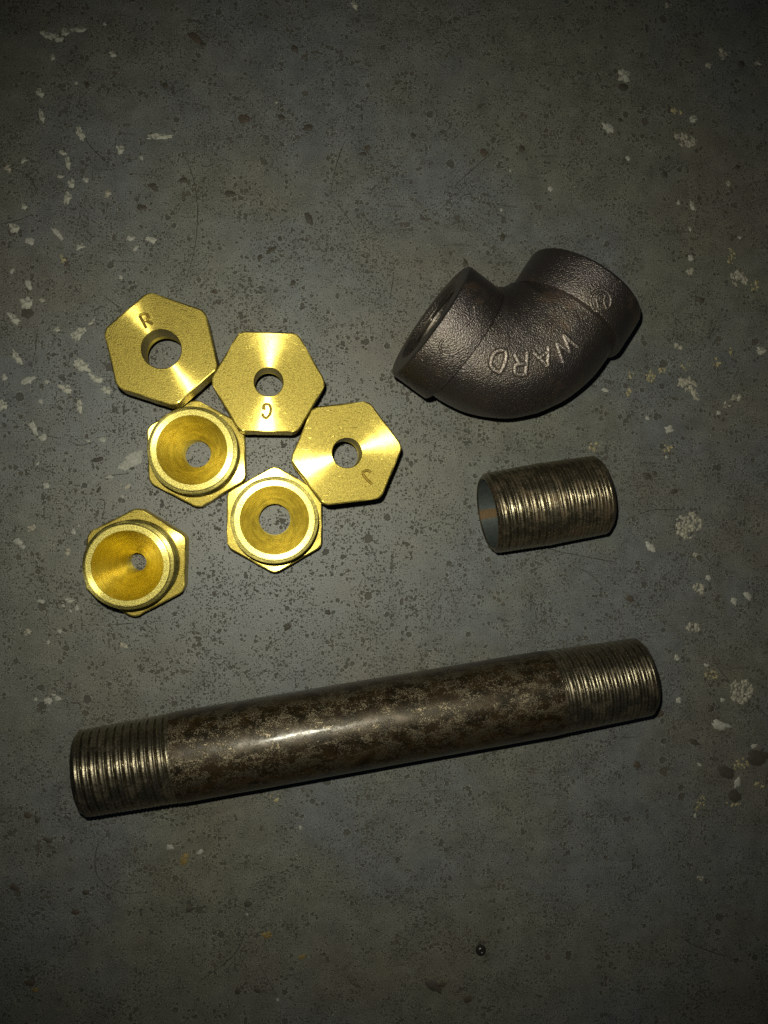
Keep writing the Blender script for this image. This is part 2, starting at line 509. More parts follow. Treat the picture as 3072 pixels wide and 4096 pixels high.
# ------------------------------------------------------------------ measured layout (millimetres from the point below the lens)
FLECKS = [
    (-51.8,113.2,1.48,0.68,-20,'s'), (-54.3,113.6,1.25,0.57,-30,'s'), (-49.9,114.6,0.92,0.8,0,'s'), (-46.8,115.6,1.44,0.46,8,'s'), (-40.8,117.4,0.41,0.46,0,'w'),
    (-39.0,110.3,0.7,0.58,-40,'s'), (-52.8,108.5,0.46,0.68,0,'s'), (-47.4,102.7,0.4,0.4,0,'w'), (-55.7,99.8,1.14,0.62,-60,'s'), (-55.2,94.0,1.25,0.57,-75,'s'),
    (-37.3,87.4,0.76,0.87,0,'s'), (-27.9,91.2,2.47,0.59,5,'s'), (-46.5,90.7,1.26,0.75,-70,'s'), (-50.5,85.9,0.8,0.46,-30,'s'), (-49.4,83.6,1.14,0.46,-80,'s'),
    (-48.5,78.6,1.03,0.63,-90,'s'), (-49.4,75.3,1.43,0.63,-100,'s'), (-45.2,79.7,0.69,0.52,-20,'w'), (-40.3,76.9,0.81,0.75,0,'c'), (-32.2,85.7,0.35,0.47,0,'w'),
    (-63.0,81.5,1.35,0.56,-10,'c'), (-59.3,83.6,0.79,0.45,20,'s'), (-51.1,80.2,0.69,0.34,0,'w'), (-59.3,72.7,0.56,0.68,0,'s'), (-61.6,67.5,1.24,0.79,-60,'s'),
    (-51.7,66.6,1.94,0.57,-50,'w'), (-57.9,64.4,1.13,0.79,0,'w'), (-34.9,66.2,0.93,0.64,-10,'w'), (-30.0,66.0,1.29,0.7,-15,'w'), (-33.6,63.8,0.76,0.47,50,'w'),
    (-46.5,63.7,1.03,0.46,30,'s'), (-50.5,60.6,0.74,0.91,0,'y'), (-49.6,59.4,0.51,0.69,-40,'b'), (-62.0,57.2,0.73,0.45,60,'w'), (-58.2,53.8,1.13,0.68,-70,'w'),
    (-58.8,49.9,1.24,1.13,0,'s'), (-58.6,47.2,1.36,1.24,0,'d'), (-61.6,45.9,1.41,0.56,-40,'s'), (-37.1,56.8,0.52,0.52,0,'w'), (-55.1,50.5,0.45,0.45,0,'c'),
    (-46.8,42.8,1.95,0.92,40,'s'), (-43.9,45.6,1.04,0.29,45,'s'), (-51.7,43.7,0.57,0.51,0,'s'), (-60.9,36.8,1.69,0.62,-60,'s'), (-46.2,35.1,1.72,1.15,-20,'s'),
    (-42.8,32.2,1.5,0.69,-25,'s'), (-40.2,29.5,1.04,0.81,0,'s'), (-58.2,31.5,1.47,0.85,35,'w'), (-63.7,32.0,0.67,0.79,0,'w'), (-54.1,31.1,0.57,0.45,0,'w'),
    (-49.7,29.6,1.49,0.63,-30,'s'), (-55.5,26.5,0.57,0.51,0,'w'), (-46.6,25.5,1.38,0.52,-85,'s'), (-64.1,25.4,0.79,1.12,-20,'s'), (-57.2,20.2,1.47,0.68,-65,'w'),
    (-54.9,17.9,0.85,0.68,60,'w'), (-41.3,17.5,0.69,0.58,0,'w'), (-44.6,17.3,0.52,0.35,0,'w'), (-34.6,12.8,2.8,1.4,40,'w'), (-39.6,8.6,0.93,0.35,5,'w'),
    (-36.2,6.6,0.99,0.7,0,'c'), (-36.7,4.0,0.35,0.47,0,'w'), (-56.2,11.7,0.68,0.28,50,'w'), (-54.2,6.5,0.63,0.85,0,'w'), (-57.6,-3.7,1.02,0.57,70,'c'),
    (-60.6,-6.7,1.13,0.73,-30,'w'), (-59.5,-8.0,0.68,0.39,-20,'w'), (-48.0,-4.5,0.52,0.8,0,'w'), (-49.5,-9.3,0.69,0.69,0,'c'), (-46.8,-3.0,0.29,0.34,0,'w'),
    (-55.4,-21.0,0.79,0.45,-10,'w'), (-48.9,-20.8,0.8,0.57,0,'s'), (-50.4,-22.1,0.46,0.34,20,'w'), (-47.2,-22.6,0.52,0.63,0,'w'), (-48.7,-23.3,0.34,0.34,0,'w'),
    (-58.4,-28.9,1.47,0.73,-80,'c'), (-51.2,-28.1,0.51,0.46,0,'w'), (-53.8,-30.8,0.45,0.45,0,'w'), (-36.3,-31.9,0.52,0.58,0,'c'), (-53.8,-44.8,0.91,0.74,0,'w'),
    (-51.7,-44.2,0.68,0.74,0,'w'), (-56.6,-44.2,0.45,0.4,0,'w'), (-52.5,-43.3,0.46,0.34,0,'w'), (102.4,133.7,0.84,0.56,0,'c'), (117.8,122.2,1.85,1.42,0,'c'),
    (127.5,120.2,0.57,0.57,0,'c'), (113.8,118.3,0.64,0.56,0,'c'), (90.1,114.4,1.51,1.37,0,'s'), (85.8,100.2,1.71,1.09,-20,'w'), (104.5,105.5,1.54,0.84,-10,'y'),
    (109.2,104.1,0.91,0.84,0,'s'), (106.9,98.4,3.15,1.82,-10,'c'), (91.1,92.7,0.62,0.62,0,'w'), (105.1,81.7,0.49,0.56,0,'w'), (119.2,87.5,0.5,0.64,0,'c'),
    (109.0,81.0,1.4,0.56,-60,'s'), (108.3,75.0,0.56,0.35,-80,'s'), (122.4,73.3,0.5,0.5,0,'w'), (108.5,67.3,1.12,0.63,-90,'w'), (108.4,63.8,0.63,0.63,0,'c'),
    (119.9,68.2,2.13,1.28,-90,'y'), (122.1,62.3,2.28,1.85,0,'c'), (126.7,60.5,1.72,1.15,50,'y'), (115.7,39.9,1.41,1.13,0,'y'), (105.5,43.9,1.4,0.63,0,'c'),
    (128.3,43.4,1.08,0.79,0,'s'), (119.9,43.3,1.42,0.64,-70,'y'), (91.6,36.0,1.1,0.96,0,'y'), (97.5,35.5,1.8,1.66,-30,'y'), (100.2,37.5,1.53,0.83,0,'y'),
    (107.2,38.4,1.4,0.91,0,'y'), (107.6,33.7,2.8,1.82,-30,'c'), (110.0,30.5,1.69,0.91,-60,'c'), (121.3,31.0,1.42,1.14,0,'c'), (118.8,28.7,0.85,0.85,0,'c'),
    (116.4,26.5,0.57,0.57,0,'w'), (96.4,24.9,0.55,0.55,0,'w'), (91.3,31.4,0.96,0.69,-70,'y'), (84.8,32.0,1.02,0.54,-20,'w'), (102.3,21.9,1.18,0.9,0,'w'),
    (82.0,17.4,1.49,1.36,0,'y'), (102.0,17.2,1.25,1.11,0,'y'), (101.6,14.7,0.42,0.42,0,'w'), (107.9,-3.2,3.64,3.5,0,'c'), (97.3,-9.1,1.8,0.97,-40,'w'),
    (109.8,-11.1,0.56,0.56,0,'c'), (113.4,-17.2,0.85,0.63,0,'w'), (110.7,-20.1,1.55,1.41,0,'c'), (120.6,-23.5,1.14,0.85,-40,'w'), (124.5,-22.2,1.29,0.79,-50,'w'),
    (109.3,-30.4,1.96,1.26,0,'c'), (104.6,-38.2,0.63,0.7,0,'s'), (112.8,-40.3,0.85,0.42,0,'w'), (114.2,-42.9,1.98,1.27,-40,'y'), (122.7,-47.5,3.42,3.14,0,'c'),
    (105.1,-49.3,0.98,0.7,-80,'w'), (117.4,-49.7,0.71,0.57,0,'w'), (116.6,-56.3,2.41,1.13,-15,'w'), (126.3,-62.3,0.86,0.57,20,'w'), (110.9,-66.6,0.7,0.42,-30,'w'),
    (122.7,-67.1,2.42,1.71,0,'y'), (121.6,-71.7,1.42,1.0,60,'w'), (111.0,-77.2,2.39,1.2,70,'y'), (120.2,-77.3,2.13,0.43,-10,'y'), (109.6,-80.1,0.42,0.56,0,'w'),
    (128.0,-72.7,1.29,1.15,0,'y'), (118.4,-68.9,2.48,1.56,-40,'d'), (120.9,-75.4,1.71,1.85,0,'d'), (127.3,-65.3,2.87,2.01,0,'d'), (109.3,-60.5,1.54,0.7,-30,'d'),
    (99.8,-52.7,0.97,1.11,0,'b'), (111.0,-96.9,1.19,1.12,0,'c'), (-0.6,-70.1,1.34,1.22,0,'y'), (-22.1,-84.0,1.31,0.95,50,'o'), (-25.5,-80.9,0.89,0.71,0,'w'),
    (-18.5,-82.6,0.95,0.48,35,'w'), (5.9,-77.9,0.37,0.55,0,'w'), (6.3,-109.8,1.23,0.55,35,'o'), (-2.2,-103.8,1.22,0.85,0,'o'), (-7.1,-98.4,0.3,0.3,0,'w'),
    (0.3,-120.0,0.37,0.43,0,'w'), (-20.8,-96.3,1.01,0.65,20,'d'), (-7.0,-95.8,0.97,0.85,-20,'d'), (-9.4,-117.1,0.72,0.84,0,'d'), (-4.6,-117.3,0.85,0.61,-30,'d'),
    (7.8,95.5,1.3,0.86,20,'d'), (-7.8,96.6,1.69,1.21,0,'b'), (1.2,97.6,0.86,0.86,0,'d'), (4.4,114.9,0.8,0.74,0,'d'), (8.0,72.9,1.61,0.8,-65,'d'),
    (4.1,56.9,0.61,0.74,0,'d'), (-11.2,78.1,1.33,0.66,0,'d'), (21.3,89.7,1.13,0.5,0,'d'), (22.6,91.3,1.01,0.57,20,'b'), (19.3,126.9,1.0,0.56,-60,'s'),
    (52.4,91.9,1.05,1.05,0,'b'), (62.5,93.3,0.93,0.93,0,'d'), (57.3,70.4,0.79,0.99,0,'d'), (34.1,95.1,0.64,0.77,0,'d'), (47.5,63.5,0.58,0.97,-10,'d'),
    (70.0,83.5,0.67,0.67,0,'w'), (57.0,77.5,0.33,0.46,0,'w'), (59.4,87.7,0.26,0.4,0,'w'), (5.5,43.7,0.74,0.55,-60,'w'), (-0.0,101.2,0.37,0.24,0,'w'),
    (39.6,-119.7,2.57,1.03,-35,'d'), (41.4,-119.4,1.29,0.64,0,'b'), (48.2,-123.6,1.04,0.97,0,'b'), (0.9,67.6,0.67,0.49,-45,'d'), (-1.2,64.8,1.59,0.55,35,'d'),
    (-4.0,62.8,0.85,0.49,70,'d'), (89.7,111.2,1.37,1.03,0,'d'), (122.8,119.5,1.07,0.93,0,'d'), (-26.7,103.4,0.65,0.83,0,'d'), (-44.8,102.4,0.52,0.81,0,'d'),
    (-32.6,73.7,0.76,0.76,0,'d'), (-31.7,73.8,0.82,0.59,0,'b'), (-29.6,79.1,0.71,0.71,0,'d'), (-22.3,80.9,0.89,0.59,0,'d'), (111.4,56.3,0.99,0.7,0,'d'),
    (96.4,9.6,1.11,0.9,0,'d'), (98.5,10.4,0.55,0.55,0,'d'), (103.7,5.6,1.12,0.7,20,'d'), (12.0,-44.6,0.99,0.87,0,'d'), (20.7,-48.0,1.13,0.94,0,'d'),
    (2.7,-28.0,0.98,0.74,50,'d'), (12.6,-24.7,0.75,0.62,-30,'d'), (91.6,-22.4,1.1,0.89,0,'b'), (93.6,-65.9,0.96,0.96,0,'b'), (114.2,-51.9,0.78,0.85,0,'d'),
    (-19.6,115.7,1.79,0.95,-35,'b'), (-17.8,114.2,0.72,0.6,0,'d'), (88.9,102.5,0.55,0.55,0,'d'), (121.7,92.0,0.86,0.71,0,'d'), (101.3,88.8,0.9,0.76,0,'d'),
    (-14.9,54.1,0.72,0.6,0,'b'), (-42.2,5.5,0.46,0.81,-30,'d'), (-42.5,12.7,1.16,0.46,10,'d'), (-41.9,12.9,0.69,0.52,0,'d'), (-58.4,-71.6,1.02,0.79,-20,'b'),
    (-53.9,-77.7,1.14,0.57,-20,'d'), (-56.2,-72.9,0.57,0.68,0,'d'), (-61.5,-88.5,1.12,0.9,-20,'b'), (-45.1,-90.7,0.81,0.69,0,'d'), (-47.6,-95.3,0.92,0.69,0,'b'),
    (-57.9,-111.3,1.36,0.79,0,'b'), (-56.7,-113.1,0.91,0.57,0,'o'),
]
SCRATCHES = [
    [(-7.4,-102.7),(-10.5,-108.3),(-18.8,-114.2)], [(-39.6,-76.6),(-41.9,-79.0),(-42.8,-81.0),(-43.0,-84.3),(-42.3,-87.1),(-39.9,-89.7),(-36.6,-91.3),(-33.2,-91.6),(-29.6,-91.5)],
    [(-22.8,88.3),(-20.2,81.9),(-19.1,75.3),(-19.2,68.8),(-19.9,63.4),(-21.5,57.4)], [(15.2,76.7),(17.6,73.7),(20.2,69.7)],
    [(54.6,92.0),(50.2,88.1),(44.6,82.8)], [(76.6,-10.9),(82.8,-12.0),(88.0,-12.9)],
    [(76.6,-13.9),(80.7,-15.9),(84.1,-19.2)], [(91.7,-1.5),(97.5,0.7),(105.2,0.8)],
    [(-64.7,68.2),(-60.6,69.3),(-57.5,70.8)], [(-40.9,51.9),(-36.2,48.6)],
    [(-56.5,42.5),(-56.6,39.3),(-57.3,35.8)], [(-49.3,17.3),(-46.5,16.2),(-43.1,17.1)],
    [(-41.2,8.8),(-35.1,9.5)], [(-41.5,-1.6),(-40.8,2.6),(-42.5,3.4)],
    [(114.2,-37.6),(116.7,-41.8),(119.4,-44.7)], [(126.6,-51.2),(130.4,-54.6)],
    [(63.9,-7.0),(71.9,-9.9),(78.7,-11.0)], [(-46.0,90.4),(-43.4,87.0),(-40.2,84.1)],
    [(-64.7,82.2),(-58.5,80.1),(-56.2,75.5)], [(10.7,-52.6),(11.4,-51.4)],
    [(-4.0,-111.1),(0.3,-119.4)], [(104.7,-111.1),(111.0,-114.9),(124.4,-119.8)],
    [(17.0,93.0),(14.8,86.6),(13.2,79.1)], [(-39.6,-26.9),(-33.5,-26.5)],
    [(-54.5,18.5),(-51.1,17.7)], [(29.2,59.8),(28.3,53.5)],
]
SCUFFS = [
    [(48.0,5.5),(49.5,2.6),(50.1,-1.8),(49.7,-9.4)],
]
W_RELIEF = [[(5.63, 4.17), (4.64, 6.1), (3.77, 8.12)], [(3.77, 8.12), (5.5, 7.18), (7.18, 6.36)], [(7.18, 6.36), (6.25, 8.1), (5.48, 9.99)], [(5.48, 9.99), (7.02, 8.78), (8.86, 7.64)]]
A_RELIEF = [[(1.93, 3.05), (0.19, 4.48), (-1.55, 5.95)], [(1.93, 3.05), (1.91, 5.02), (1.91, 7.19)], [(-0.05, 4.79), (0.82, 5.46), (1.84, 6.06)]]
R_RELIEF = [[(-3.03, 5.66), (-3.11, 3.27), (-3.12, 1.16)], [(-3.12, 1.16), (-5.19, 1.11), (-5.72, 1.95), (-5.65, 2.89), (-4.74, 3.22), (-3.16, 3.34)], [(-4.74, 3.22), (-5.41, 4.23), (-6.06, 5.34)]]
D_RELIEF = [[(-10.12, 5.73), (-8.36, 5.93), (-7.82, 5.05), (-8.06, 3.47), (-8.81, 1.67), (-9.46, 1.46), (-10.98, 2.49), (-11.28, 3.42), (-10.84, 5.0), (-9.95, 5.81)]]
EMBLEM_RELIEF = [[(16.16, 17.67), (15.89, 16.45), (14.98, 15.49), (13.7, 15.07), (12.41, 15.3), (11.5, 16.14), (11.17, 17.36), (11.49, 18.61), (12.36, 19.54), (13.55, 19.92), (14.78, 19.66), (15.74, 18.84), (16.16, 17.67)], [(13.07, 16.06), (12.55, 18.03), (13.52, 19.13), (14.69, 18.53), (14.3, 17.37), (15.28, 15.76)], [(13.04, 17.1), (14.3, 17.37)]]
MARK_RELIEF = [[(-18.52, 13.05), (-17.35, 12.6), (-16.53, 11.48), (-15.48, 13.03), (-15.74, 14.89)], [(-22.26, 7.49), (-22.86, 6.15), (-21.87, 4.7), (-19.83, 4.71), (-17.66, 5.9)], [(-16.69, 11.31), (-17.69, 10.31)]]
BEAD = (51.3, -110.7)

# ------------------------------------------------------------------ the setting: one painted floor
fv = [(-600, -600, 0), (700, -600, 0), (700, 600, 0), (-600, 600, 0)]
floor = link('floor', mesh_from('floor', fv, [(0, 1, 2, 3)]), M_FLOOR, smooth=0)
floor['kind'] = 'structure'

def blob(rx, ry, n, ragged, rnd, h, ox=0.0, oy=0.0, ang=0.0):
    """thin flake of paint with a ragged outline, its rim down on the floor"""
    ca, sa = math.cos(ang), math.sin(ang)
    s = rnd.random() * 50
    top, rim = [], []
    for i in range(n):
        a = 2 * math.pi * i / n
        k = 1 + ragged * (noise.noise(Vector((math.cos(a) * 1.3 + s, math.sin(a) * 1.3, s)))
                          + 0.7 * noise.noise(Vector((math.cos(a) * 3.5, math.sin(a) * 3.5 + s, s * 2))))
        k = max(0.25, k) + rnd.uniform(-0.5, 0.5) * ragged * 0.35
        x, y = rx * k * math.cos(a), ry * k * math.sin(a)
        X, Y = ox + ca * x - sa * y, oy + sa * x + ca * y
        rim.append((X, Y, 0.003))
        top.append((ox + (X - ox) * 0.95, oy + (Y - oy) * 0.95, h))
    V = rim + top + [(ox, oy, h * 1.15)]
    F = [(i, (i + 1) % n, n + (i + 1) % n, n + i) for i in range(n)] + [(n + i, n + (i + 1) % n, 2 * n) for i in range(n)]
    return V, F

FLECK_NAME = {'w': 'paint_fleck', 's': 'paint_smear', 'c': 'crumbled_paint', 'y': 'yellowed_paint', 'o': 'ochre_stain',
              'd': 'bare_chip', 'b': 'bare_chip'}
rnd = random.Random(41)
for i, (x, y, rx, ry, ang, kind) in enumerate(FLECKS):
    a = R(ang)
    h = 0.03 + 0.0004 * i
    if kind in 'cy':
        parts = []
        n = max(5, int(rx * ry * 7))
        for q in range(n):
            rr, t = math.sqrt(rnd.random()), rnd.uniform(0, 6.283)
            lx, ly = rx * rr * math.cos(t), ry * rr * math.sin(t)
            sz = rnd.uniform(0.12, 0.62) * (1.2 if kind == 'c' else 0.85)
            parts.append(blob(sz, sz * rnd.uniform(0.4, 1), 11, 0.7, rnd, h + 0.0013 * (q % 17),
                              lx * math.cos(a) - ly * math.sin(a), lx * math.sin(a) + ly * math.cos(a), rnd.uniform(0, 6.28)))
        V, F = merge(parts)
    else:
        k = 1.15 if kind == 's' else 1.0
        V, F = blob(rx * k, ry * k, 30, 0.55 if kind in 'wso' else 0.35, rnd, h if kind in 'wso' else 0.012 + 0.0002 * i, ang=a)
        if kind in 'db':                       # a few satellite nicks round a bare chip
            extra = [(V, F)]
            for q in range(4):
                t = rnd.uniform(0, 6.283)
                k = rnd.uniform(1.2, 2.0)
                sz = rnd.uniform(0.1, 0.28)
                extra.append(blob(sz, sz * 0.8, 8, 0.4, rnd, 0.010, rx * k * math.cos(t), ry * k * math.sin(t)))
            V, F = merge(extra)
    o = link(FLECK_NAME[kind], mesh_from('fleck', V, F), M_FLECK[kind], floor, smooth=0)
    o.location = (x * MM, y * MM, 0)

def ribbon(pts, w, h, rnd):
    p = smooth_path(pts, 8)
    V, F = [], []
    for i, q in enumerate(p):
        t = (p[min(i + 1, len(p) - 1)] - p[max(i - 1, 0)]).normalized()
        s = Vector((-t.y, t.x))
        ww = w * (0.35 + 0.65 * math.sin(math.pi * (i + 0.5) / len(p))) * rnd.uniform(0.6, 1.2)
        for k, z in ((1, 0.004), (0.5, h), (-0.5, h), (-1, 0.004)):
            V.append((q.x + s.x * ww * k, q.y + s.y * ww * k, z))
    for i in range(len(p) - 1):
        for k in range(3):
            F.append((i * 4 + k, i * 4 + k + 1, i * 4 + 5 + k, i * 4 + 4 + k))
    return V, F

for i, pts in enumerate(SCRATCHES):
    V, F = ribbon(pts, 0.11, 0.03 + 0.0005 * i, rnd)
    link('scratch', mesh_from('scratch', V, F), M_SCRATCH, floor, smooth=0)
for i, pts in enumerate(SCUFFS):
    V, F = ribbon(pts, 0.30, 0.02, rnd)
    link('scuff', mesh_from('scuff', V, F), M_FLECK['f'], floor, smooth=0)

# ------------------------------------------------------------------ brass hex bushings
AF, HEX_T, TALL = 22.5, 7.0, 18.0
BOSS_R, RIM_R, MOUTH_R = 10.1, 9.0, 7.65

def hex_outline(apothem, corner, per_corner=8, per_edge=6):
    """rounded hexagon; an edge normal points along +x"""
    pts = []
    rv = apothem / math.cos(R(30))
    for k in range(6):
        va = R(30 + 60 * k)
        d = corner / math.cos(R(30))
        c = ((rv - d) * math.cos(va), (rv - d) * math.sin(va))
        arc = [(c[0] + corner * math.cos(va + R(-30 + 60 * i / (per_corner - 1))),
                c[1] + corner * math.sin(va + R(-30 + 60 * i / (per_corner - 1)))) for i in range(per_corner)]
        if pts:
            a, b = pts[-1], arc[0]
            pts += [(a[0] + (b[0] - a[0]) * i / per_edge, a[1] + (b[1] - a[1]) * i / per_edge) for i in range(1, per_edge)]
        pts += arc
    a, b = pts[-1], pts[0]
    pts += [(a[0] + (b[0] - a[0]) * i / per_edge, a[1] + (b[1] - a[1]) * i / per_edge) for i in range(1, per_edge)]
    return pts

def hex_head(z0, z1, hole_r, seed, corner=2.6):
    """closed hex prism with a round hole through it"""
    base = hex_outline(AF / 2, corner)
    n = len(base)
    def ring(inset, z, burr=0.0):
        out = []
        for i, (x, y) in enumerate(base):
            r = math.hypot(x, y)
            k = (r - inset) / r
            if burr:
                k += burr * noise.noise(Vector((x * 0.9, y * 0.9, seed * 3.1))) / r
            out.append((x * k, y * k, z + (burr * 0.6 * noise.noise(Vector((x * 0.7, y * 0.7, seed))) if burr else 0)))
        return out
    def circ(r, z):
        return [(r * x / math.hypot(x, y), r * y / math.hypot(x, y), z) for x, y in base]
    def blend(f, z):
        return [((1 - f) * a[0] + f * b[0], (1 - f) * a[1] + f * b[1], z) for a, b in zip(ring(0.35, z), circ(hole_r + 0.15, z))]
    rings = [ring(0.25, z0, 0.08), ring(0, z0 + 0.25, 0.06), ring(0, z1 - 0.3, 0.06), ring(0.12, z1 - 0.08, 0.1), ring(0.35, z1),
             blend(0.5, z1), circ(hole_r + 0.15, z1), circ(hole_r, z1 - 0.12), circ(hole_r, z0), blend(0.5, z0)]
    return skin(rings, close_v=True)

def stroke3(pts, z, r, n=6):
    return tube([(p.x, p.y, z) for p in smooth_path(pts, n)], r, 8)

def engrave(me, strokes, z, r):
    """stamp the letter strokes into the face at height z (mm)"""
    big = me.copy()
    big.transform(Matrix.Scale(1000.0, 4))
    tgt = bpy.data.objects.new('engrave_target', big)
    coll.objects.link(tgt)
    tools = []
    for s in strokes:
        v, f = stroke3(s, z + 0.02, r)
        cm = mesh_from('cutter', v, f)
        cm.transform(Matrix.Scale(1000.0, 4))
        co = bpy.data.objects.new('cutter', cm)
        coll.objects.link(co)
        md = tgt.modifiers.new('cut', 'BOOLEAN')
        md.operation = 'DIFFERENCE'
        md.solver = 'EXACT'
        md.use_self = True
        md.object = co
        tools.append(co)
    dg = bpy.context.evaluated_depsgraph_get()
    out = bpy.data.meshes.new_from_object(tgt.evaluated_get(dg))
    out.transform(Matrix.Scale(0.001, 4))
    for o in tools + [tgt]:
        bpy.data.objects.remove(o)
    return out if len(out.polygons) > 50 else me

def bushing(x, y, rot, hole_r, land, up, label, strokes=None, seed=1):
    """a hex head over a threaded boss; up = hex face upwards, else threaded end upwards"""
    t = thing('brass_bushing', label, 'bushing', (x, y, 0), 0, 'brass hex bushings with drilled centres')
    if up:
        zh0, zh1, zb0, zb1, s = TALL - HEX_T, TALL, TALL - HEX_T, 0.0, -1
    else:
        zh0, zh1, zb0, zb1, s = 0.0, HEX_T, HEX_T, TALL, 1
    hv, hf = hex_head(zh0, zh1, hole_r if up else 8.0, seed)
    c, sn = math.cos(rot), math.sin(rot)
    hv = [(a * c - b * sn, a * sn + b * c, z) for a, b, z in hv]
    hm = mesh_from('hex_head', hv, hf)
    if strokes:
        hm = engrave(hm, strokes, zh1, 0.33)
    link('hex_head', hm, M_BRASS, t, 11)
    # threaded boss: neck groove at the head, tapered pipe thread, chamfer, flat rim
    L = abs(zb1 - zb0)
    th = thread_rings(0.9, L - 1.35, 1.81, BOSS_R, 0.85, 96, 12, 0.025, 1, 0.8, 0.0)
    prof = lathe([(BOSS_R - 0.7, -0.02), (BOSS_R - 0.65, 0.5)])
    tip = lathe([(RIM_R + 0.1, L - 1.1), (RIM_R + 0.1, L - 0.45), (RIM_R + 0.08, L - 0.1), (RIM_R + 0.02, L - 0.02), (RIM_R - 0.06, L), (RIM_R - 0.3, L), (MOUTH_R + 0.3, L), (MOUTH_R + 0.08, L), (MOUTH_R, L - 0.12)])
    rings = prof + th + tip
    rings = [[(p[0], p[1], zb0 + s * p[2]) for p in r] for r in rings]
    v, f = skin(rings)
    link('threaded_boss', mesh_from('threaded_boss', v, f), M_BRASS_SIDE if up else M_BRASS_RIM, t, 24)
    # tapered bore: a cone from the mouth to the drilled land
    ztop = zb1 - s * 0.12
    zland = (zh1 - land) if up else land
    prof = []
    for i in range(13):
        q = i / 12
        rr = MOUTH_R + (hole_r - MOUTH_R) * q
        prof.append((rr, ztop + (zland - ztop) * q))
    zend = zh0 if up else zh1
    if (zland - zend) * s > 0.5:                    # land longer than the head: carry the drilled wall on
        prof.append((hole_r, zend))
    if not up:                                      # drilled wall down to the underside of the head
        prof = [p for p in prof if p[1] > zland - 0.01] + [(hole_r, zland - 0.5), (hole_r, 0.06), (8.0, 0.04)]
    v, f = skin(lathe(prof, 96))
    link('tapered_bore', mesh_from('tapered_bore', v, f), M_BRASS_CONE, t, 20)
    if strokes:
        parts = [stroke3(s_, zh1 - 0.25, 0.13) for s_ in strokes]
        v, f = merge(parts)
        link('stamped_letter', mesh_from('stamped_letter', v, f), M_STAMP, t, 60)
    return t

R_STROKES = [[(-4.69, 7.3), (-3.89, 5.79), (-3.2, 4.47)],
             [(-4.69, 7.3), (-3.69, 7.64), (-3.0, 7.46), (-2.84, 6.74), (-3.3, 6.22), (-3.99, 5.84)],
             [(-3.4, 6.15), (-2.6, 5.83), (-1.76, 5.4)]]
G_STROKES = [[(-0.62, -6.02), (-1.1, -6.01), (-1.16, -5.69), (-0.9, -5.16), (-0.38, -4.98), (0.15, -5.18), (0.43, -5.78),
              (0.47, -6.35), (0.27, -7.21), (-0.21, -7.9), (-0.66, -8.11), (-1.06, -7.83), (-1.3, -7.51), (-1.26, -7.07)]]
J_STROKES = [[(5.53, -4.41), (4.97, -4.05), (4.4, -3.94), (3.8, -4.28), (3.69, -4.73), (3.97, -5.27), (4.82, -6.25), (5.73, -7.03)]]
bushing(-25.15, 36.15, R(12.7), 4.3, 9.5, True, 'brass hex bushing, hex face up, stamped with the letter R, large centre hole', R_STROKES, 1)
bushing(-1.72, 29.38, R(-30), 3.2, 7.6, True, 'brass hex bushing, hex face up, stamped with the letter G', G_STROKES, 2)
bushing(15.9, 13.6, R(-22.9), 3.35, 8.6, True, 'brass hex bushing, hex face up, stamped with the letter J', J_STROKES, 3)
bushing(-18.54, 13.95, R(2), 3.25, 7.2, False, 'brass hex bushing, threaded end up, wedged against the R and G bushings', None, 4)
bushing(-0.38, -1.61, R(0), 3.8, 6.2, False, 'brass hex bushing, threaded end up, with a wide bore, touching the J bushing', None, 5)
bushing(-32.38, -11.55, R(-2.2), 2.2, 6.0, False, 'brass hex bushing, threaded end up, narrow bore, standing apart from the cluster', None, 6)

# ------------------------------------------------------------------ pipe nipples (axis along local z, laid along world x)
PIPE_R, PITCH = 10.25, 1.78

def lay(o):
    o.rotation_euler = (0, R(90), 0)
    o.location = (0, 0, PIPE_R * MM)
    return o

def threaded_end(z_in, z_out, mat, parent, bore, hand=1, fade=1.2, name='threaded_end'):
    sgn = 1 if z_out > z_in else -1
    rings = [[(p[0], p[1], z_in + sgn * p[2]) for p in r]
             for r in thread_rings(0.0, abs(z_out - z_in) - 0.9, PITCH, PIPE_R - 0.1, 0.66, 112, 14, 0.024, hand * sgn, fade, 0.0)]
    rad_end = PIPE_R - 0.024 * abs(z_out - z_in)
    e = z_out
    rings += lathe([(rad_end - 0.75, e - sgn * 0.5), (rad_end - 1.0, e - sgn * 0.06), (rad_end - 1.15, e),
                    (bore + 0.25, e), (bore, e - sgn * 0.3)], 112)
    v, f = skin(rings)
    return lay(link(name, mesh_from(name, v, f), mat, parent, 50))

def bore_wall(z0, z1, r, parent):
    v, f = skin(lathe([(r, z0 + (z1 - z0) * i / 8) for i in range(9)], 72))
    return lay(link('bore', mesh_from('bore', v, f), M_BORE, parent, 60))

HALF = 67.95
a = 7.82
pipe = thing('pipe_nipple', 'long dark brown steel pipe nipple threaded at both ends', 'pipe', (23.26, -49.86, 0), R(a))
TH, TH2 = 21.3, 24.0          # thread lengths at the two ends
prof = []
n = 60
for i in range(n + 1):
    z = -HALF + TH + (2 * HALF - TH - TH2) * i / n
    prof.append((PIPE_R, z))
rings = []
for i, (r, z) in enumerate(prof):
    edge = min(i, n - i)
    ring = []
    for j in range(96):
        t = 2 * math.pi * j / 96
        rr = r + 0.035 * noise.noise(Vector((math.cos(t) * 3, math.sin(t) * 3, z * 0.12))) - (0.10 if edge == 0 else 0.0)
        ring.append((rr * math.cos(t), rr * math.sin(t), z))
    rings.append(ring)
v, f = skin(rings)
lay(link('barrel', mesh_from('barrel', v, f), M_BARREL, pipe, 50))
threaded_end(-HALF + TH, -HALF, M_THREAD, pipe, 7.9)
